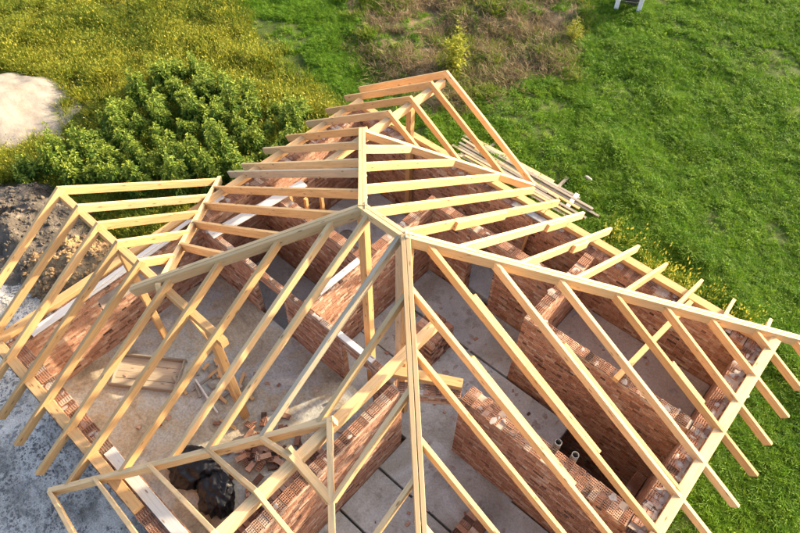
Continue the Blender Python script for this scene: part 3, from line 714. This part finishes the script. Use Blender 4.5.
# posts and struts
def post(x, y, z0, z1, w_=.11, d_=.11, mat=None, name='post'): return board(name, (x, y, z0), (x, y, z1), w_, d_, roof, mat or W_NEW, upv=(0, 1, 0), bow=.003, top=False)
post(.02, -.02, FL, Z0-.15, .17, .14); post(r_+.04, .02, FL, Z0-.17, .14, .14); post(r_-.18, .08, FL, Z0-.3, .15, .07, W_GREY)
post(-t1, 4.72, FL, zt1-drop-.16, .15, .15); post(-4.1, -t2, FH-.02, zt2-drop-.16, .14, .14, W_NEW); post(-1.28, -t2, FH-.02, zt2-drop-.16, .15, .15, W_NEW)
post(pq, -7.0, 0, zq-drop-.18, .13, .13)
board('strut', (-1.33, -t2, zt2-drop-.75), (-2.2, -t2, zt2-drop-.17), .05, .1, roof, W_NEW)
board('tie_beam', (4.42, 2.30, WT+.13), (4.68, 5.02, WT+.13), .11, .12, roof, W_NEW)
board('lintel_beam', (1.02, -.50, WT+.14), (2.28, .22, WT+.14), .20, .13, roof, W_NEW)
board('strut', (3.02, 3.0, WT+.02), (3.02, 4.4, zB(4.4)-.15), .05, .1, roof, W_NEW) if False else None

# ------------------------------------------------------------------ loose things
def thing_board(name, p0, p1, wd, dp, mat, label, cat, group=None):
    o = board(name, p0, p1, wd, dp, None, mat); return tag(o, label, cat, group)
LB = 'white limewashed board lying along the top of the '
thing_board('board', (-5.02, -4.75, WT+.045), (-5.10, -1.35, WT+.045), .20, .035, W_WHITE, 'long white board bridging the window gap in the wall beside the soil heaps', 'board')
thing_board('board', (-5.05, -3.5, WT+.085), (-5.20, .35, WT+.085), .10, .035, W_WHITE, 'narrow pale board resting on the white board over the window gap', 'board')
thing_board('board', (-4.45, -.62, WT+.055), (-4.12, 2.0, WT+.055), .24, .04, W_WHITE, 'white board laid across two brick partitions behind the roof valley', 'board')
thing_board('board', (-1.40, -.1, WT+.045), (-1.40, 1.15, WT+.045), .15, .035, W_WHITE, 'white board on a brick partition beside the tall ridge post', 'board')
thing_board('board', (-.42, -.53, WT+.045), (.62, -.53, WT+.045), .13, .035, W_WHITE, 'white board lying over a doorway in the thin partition', 'board')
thing_board('board', (-1.66, -5.07, WT+.045), (2.4, -5.07, WT+.045), .20, .035, W_WHITE, 'dusty pale board on the outer wall in line with the timber plate', 'board')
thing_board('board', (.15, 4.92, WT+.05), (1.30, 4.92, WT+.05), .18, .04, GALV, 'grey metal board on the wall top near the lumber stack', 'board')
thing_board('board', (.62, 4.70, FL), (.78, 4.79, WT-.05), .22, .04, W_NEW, 'fresh board leaning upright against the inner wall under the metal board', 'board')
# lumber on the grass behind the gable
for k in range(17):
    lay = k//9; i = k % 9; L = R.uniform(3.2, 4.9); y_ = 8.15+i*.125+R.uniform(-.03, .03)+lay*.07; x0 = -4.0+R.uniform(-.35, .5); z_ = .098+lay*.036; sk = R.gauss(0, .09)
    thing_board('plank', (x0, y_, z_), (x0+L, y_+sk, z_), .095, .03, R.choice((W_NEW, W_PALE, W_GREY, W_OLD, W_OLD)), 'long pale plank in the lumber stack on the grass behind the gable', 'plank', 'planks stacked on the grass')
for x_ in (-3.3, -.6): thing_board('bearer', (x_, 8.2, .062), (x_, 9.7, .062), .10, .08, W_OLD, 'short wooden bearer under the lumber stack', 'bearer', 'bearers under the lumber')
for k in range(3): thing_board('plank', (-.2+k*.3, 5.75+k*.12, .10+k*.05), (5.0+k*.2, 5.85+k*.1, .10+k*.05), .12, .045, W_PALE, 'long pale plank lying against the foot of the house wall', 'plank', 'planks at the foot of the wall')
thing_board('concrete_post', (.12, 8.45, .13), (.05, 9.2, .13), .13, .10, WPAINT, 'short white concrete post lying at the end of the lumber stack', 'post')
def lump(name, c, rad, mat, label, cat, seed, flat=.6, sub=2):
    import bmesh
    bm = bmesh.new(); bmesh.ops.create_icosphere(bm, subdivisions=sub, radius=1); r = random.Random(seed)
    from mathutils import noise as mn
    for v in bm.verts:
        n_ = mn.noise(v.co*1.3+Vector((seed*3.1, 0, 0)))*.35+mn.noise(v.co*3.1+Vector((0, seed, 0)))*.14; v.co *= 1+n_; v.co = Vector((v.co.x*rad[0], v.co.y*rad[1], v.co.z*rad[2]))
    me = bpy.data.meshes.new(name); bm.to_mesh(me); bm.free(); me.materials.append(mat); me.polygons.foreach_set('use_smooth', [True]*len(me.polygons))
    o = link(name, me); o.location = c; return tag(o, label, cat)
lump('stone', (-.1, 10.1, .05), (.15, .07, .05), LIME, 'pale stone lying on the grass beyond the lumber stack', 'stone', 3)
# black bags
def bag(loc, rad, rz, seed, label):
    import bmesh
    from mathutils import noise as mn
    bm = bmesh.new(); bmesh.ops.create_icosphere(bm, subdivisions=5, radius=1)
    for v in bm.verts:
        d = v.co.normalized(); sx = Vector((seed*7.0, seed*3.0, 0))
        a3 = Vector((d.x*3.4, d.y*3.4, d.z*1.1))+sx; f = .95+.26*mn.noise(d*1.3+sx)+.17*(.5-abs(mn.noise(a3*.8))*2)+.045*(.5-abs(mn.noise(a3*1.7+Vector((5, 1, 0))))*2); f *= 1+.28*max(0, d.z-.75)
        v.co = Vector((d.x*rad[0]*f, d.y*rad[1]*f, d.z*rad[2]*f))
        if v.co.z < -rad[2]*.55: v.co.z = -rad[2]*.55
    me = bpy.data.meshes.new('bag'); bm.to_mesh(me); bm.free(); me.materials.append(FILM); me.polygons.foreach_set('use_smooth', [True]*len(me.polygons))
    o = link('plastic_bag', me); o.location = (loc[0], loc[1], fill_h(np.array([loc[0]]), np.array([loc[1]]))[0]+rad[2]*.5); o.rotation_euler = (0, 0, rz); return tag(o, label, 'bag')
bag((-1.12, -4.12, 0), (.54, .44, .27), .6, 2, 'crumpled black plastic bag lying on the dirt floor beside the outer wall')
bag((-.34, -4.15, 0), (.50, .36, .26), -.5, 5, 'crumpled black plastic bag slumped beside the loose bricks')
# loose bricks
rr = random.Random(5); placed = []
for k in range(70):
    lay = 0 if k < 36 else (1 if k < 58 else 2); sp = (.72, .52, .3)[lay]
    x_ = -.42+rr.gauss(0, sp*.62); y_ = -2.95+rr.gauss(0, sp*.55)
    z_ = float(fill_h(np.array([x_]), np.array([y_]))[0])+BH+.012+lay*.085
    o = bpy.data.objects.new('loose_brick', HB_ME if rr.random() < .35 else RB_ME[k % 6]); C.objects.link(o); o.location = (x_, y_, z_)
    o.rotation_euler = (rr.gauss(0, .12), rr.gauss(0, .12), rr.uniform(0, 3.14)); tag(o, 'loose red brick in the heap on the dirt floor beside the black bags', 'brick', 'loose bricks in the heap')
def stack(x0, y0, z0, nx, ny, nz, label, along=1, seed=1, keep=None):
    r = random.Random(seed); e = tag(empty('brick_stack', (x0, y0, z0)), label, 'brick stack')
    px, py = (BL+.008, BW+.008) if along else (BW+.008, BL+.008)
    for k in range(nz):
        for i in range(nx):
            for j in range(ny):
                if keep and not keep(i, j, k): continue
                if k == nz-1 and r.random() < .15: continue
                o = bpy.data.objects.new('brick', HB_ME if k == nz-1 and r.random() < .5 else RB_ME[r.randrange(6)]); C.objects.link(o); o.parent = e
                o.location = ((i+.5)*px+r.gauss(0, .008), (j+.5)*py+r.gauss(0, .006), (k+1)*BH+.001*k); o.rotation_euler = (0, 0, (0 if along else math.pi/2)+r.gauss(0, .025))
    return e
stack(.42, -4.3, FH-.06, 2, 19, 6, 'long stack of red bricks standing against the partition under the porch ridge beam', 1, 3, lambda i, j, k: k > 2 or j < 2)
stack(.02, 1.30, FL, 3, 7, 17, 'tall square stack of red bricks in the hall below the ridge posts', 1, 4, lambda i, j, k: k > 14 or i == 2 or j == 0)
stack(3.55, -1.55, FL, 2, 7, 6, 'small stack of red bricks on the grey slab floor', 1, 6)
# mixing trough
tr = tag(empty('mixing_trough', (-3.72, -3.45, FH-.02), .62), 'weathered grey wooden mixing trough lying on the dirt floor', 'trough')
def tpart(name, p0, p1, wd, dp, mat=W_OLD): return board(name, p0, p1, wd, dp, tr, mat, inv=Matrix.Identity(4))
for k in range(4): tpart('base_board', (-.72, -.27+k*.18, .045), (.72, -.27+k*.18, .045), .172, .03, W_GREY)
for sy in (-1, 1): tpart('side_board', (-.78, sy*.39, .16), (.78, sy*.39, .16), .035, .14)
for sx in (-1, 1): tpart('end_board', (sx*.74, -.37, .15), (sx*.74, .37, .15), .035, .13)
# debris
for k in range(34):
    x_ = -2.35+rr.gauss(0, .5); y_ = -2.55+rr.gauss(0, .38); z_ = float(fill_h(np.array([x_]), np.array([y_]))[0])+.05; a = rr.uniform(0, 3.14); L = rr.uniform(.15, .5)
    thing_board('offcut', (x_, y_, z_), (x_+L*math.cos(a), y_+L*math.sin(a), z_+.02), .07, .03, rr.choice((W_OLD, W_NEW, W_GREY)), 'small wood offcut in the debris beside the mixing trough', 'offcut', 'offcuts on the dirt floor')
for k in range(26):
    x_ = rr.uniform(-4.4, .6); y_ = rr.uniform(-4.4, -1.0); z_ = float(fill_h(np.array([x_]), np.array([y_]))[0])
    o = bpy.data.objects.new('brick_fragment', RB_ME[k % 6]); C.objects.link(o); o.location = (x_, y_, z_+.04); q = rr.uniform(.3, .6); o.scale = (q, q*1.2, q); o.rotation_euler = (rr.gauss(0, .2), rr.gauss(0, .2), rr.uniform(0, 3)); tag(o, 'broken brick fragment scattered over the dirt floor', 'brick fragment', 'brick fragments on the dirt floor')
def tube(name, pts, rad, mat, label, cat, hollow=True):
    V, F = [], []; n = 10; L = len(pts); rs = [rad]*L
    P_ = [Vector(p) for p in pts]
    def ring(p, d, rad):
        a = d.orthogonal().normalized(); b = d.cross(a); return [p+a*rad*math.cos(k*6.2832/n)+b*rad*math.sin(k*6.2832/n) for k in range(n)]
    outer = []; 
    for i in range(L):
        d = (P_[min(i+1, L-1)]-P_[max(i-1, 0)]).normalized(); V += ring(P_[i], d, rad)
    for i in range(L):
        d = (P_[min(i+1, L-1)]-P_[max(i-1, 0)]).normalized(); V += ring(P_[i], d, rad*.82)
    for i in range(L-1):
        for k in range(n):
            k2 = (k+1) % n; F.append((i*n+k, i*n+k2, (i+1)*n+k2, (i+1)*n+k)); o_ = L*n; F.append((o_+i*n+k2, o_+i*n+k, o_+(i+1)*n+k, o_+(i+1)*n+k2))
    for i in (0, L-1):
        for k in range(n): k2 = (k+1) % n; F.append((i*n+k, i*n+k2, L*n+i*n+k2, L*n+i*n+k))
    return tag(link(name, new_mesh(name, V, F, mat, False)), label, cat)
tube('conduit_pipe', [(4.36, .45, FL), (4.36, .45, WT+.06)], .055, PIPE, 'upright grey plastic pipe behind the thick wall above the pit, next to the rafter', 'pipe') if False else None
for k, (x_, y_) in enumerate(((4.30, .49), (4.66, .49))):
    tube('vent_pipe', [(x_, y_, -1.8), (x_, y_, WT+.05)], .068, PIPE, ('grey plastic pipe rising from the dark pit, farther along the thick wall', 'grey plastic pipe rising from the dark pit, open at the top, nearer the outer wall')[k], 'pipe')
tube('white_pipe', [(-2.75, -2.85, FH+.10), (-1.75, -3.02, FH+.08)], .022, WPAINT, 'thin white pipe lying on the debris under the rafters', 'pipe')
tube('white_pipe', [(-3.0, -3.9, FH+.06), (-2.2, -3.75, FH+.05)], .018, WPAINT, 'thin white pipe lying on the dirt next to the trough', 'pipe') if False else None
# far room clutter
for k, (x_, y_, h_) in enumerate(((-4.75, 1.95, 1.9), (-4.35, 2.15, 1.7), (-3.95, 2.35, 1.9))):
    o = board('prop', (x_, y_, FL), (x_, y_, FL+h_), .09, .09, None, W_NEW, upv=(0, 1, 0), top=False); tag(o, 'short upright wooden prop standing in the far room', 'prop', 'props in the far room')
bu = tag(empty('bucket', (-3.55, 2.75, FL)), 'grey metal bucket on the floor of the far room', 'bucket')
def lathe(name, prof, mat, parent, n=20):
    V, F = [], []
    for r0, z0 in prof: V += [(r0*math.cos(k*6.2832/n), r0*math.sin(k*6.2832/n), z0) for k in range(n)]
    for i in range(len(prof)-1):
        for k in range(n): k2 = (k+1) % n; F.append((i*n+k, i*n+k2, (i+1)*n+k2, (i+1)*n+k))
    o = link(name, new_mesh(name, V, F, mat, True), parent); return o
lathe('body', [(.001, .01), (.15, 0), (.20, .36), (.21, .37), (.19, .35), (.14, .02), (.001, .02)], GALV, bu)
# white bench at the field edge
be = tag(empty('garden_bench', (-4.3, 20.05, float(ground_h(np.array([-4.3]), np.array([20.05]))[0])), .48), 'white framed bench with dark planks standing at the far edge of the lawn', 'bench')
def bp(name, p0, p1, wd, dp, mat): return board(name, p0, p1, wd, dp, be, mat, inv=Matrix.Identity(4))
for sx in (-.45, .45):
    for y0, y1 in ((-.32, -.05), (.32, .05)): bp('leg', (sx, y0, 0), (sx+.05, y1, .85), .17, .06, WPAINT)
for k in range(5): bp('seat_plank', (-.62, -.24+k*.12, .87), (.72, -.24+k*.12, .87), .11, .03, DARKP)
for k in range(3): bp('low_plank', (-.40, .16-.03*k, .22+k*.22), (.50, .16-.03*k, .22+k*.22), .03, .18, DARKP)  # dark planks closing the gap between the legs, below the seat

rf = random.Random(77)
for k in range(46):
    rm = rf.choice(((1.6, 5.8, -4.6, -.2), (-1.1, 2.1, .2, 3.4), (2.6, 5.8, 2.75, 4.7), (-1.1, 3.8, .5, 2.2)))
    x_, y_ = rf.uniform(rm[0], rm[1]), rf.uniform(rm[2], rm[3]); zf = FH+.06 if rm[0] == 2.6 else FL
    o = bpy.data.objects.new('brick_chip', RB_ME[k % 6]); C.objects.link(o); q = rf.uniform(.18, .5); o.scale = (q, q*1.3, q); o.location = (x_, y_, zf+BH*q+.004); o.rotation_euler = (rf.gauss(0, .08), rf.gauss(0, .08), rf.uniform(0, 3)); tag(o, 'brick chip scattered on the grey concrete floor', 'brick chip', 'brick chips on the concrete floors')
MV, MF = [], []
for k in range(150):
    rm = rf.choice(((1.6, 5.8, -4.6, -.2), (-1.1, 2.1, .2, 3.4), (2.6, 5.8, 2.75, 4.7), (-1.1, 3.8, .5, 2.2)))
    x_, y_ = rf.uniform(rm[0], rm[1]), rf.uniform(rm[2], rm[3]); zf = FH+.06 if rm[0] == 2.6 else FL
    blob(MV, MF, (x_, y_, zf+.002), rf.uniform(.02, .12), rf.uniform(.02, .12), rf.uniform(.003, .012), rf)
tag(link('mortar_spills', new_mesh('mortar_spills', MV, MF, LIME, True)), 'dried mortar spilled over the concrete floors', 'mortar', kind='stuff')
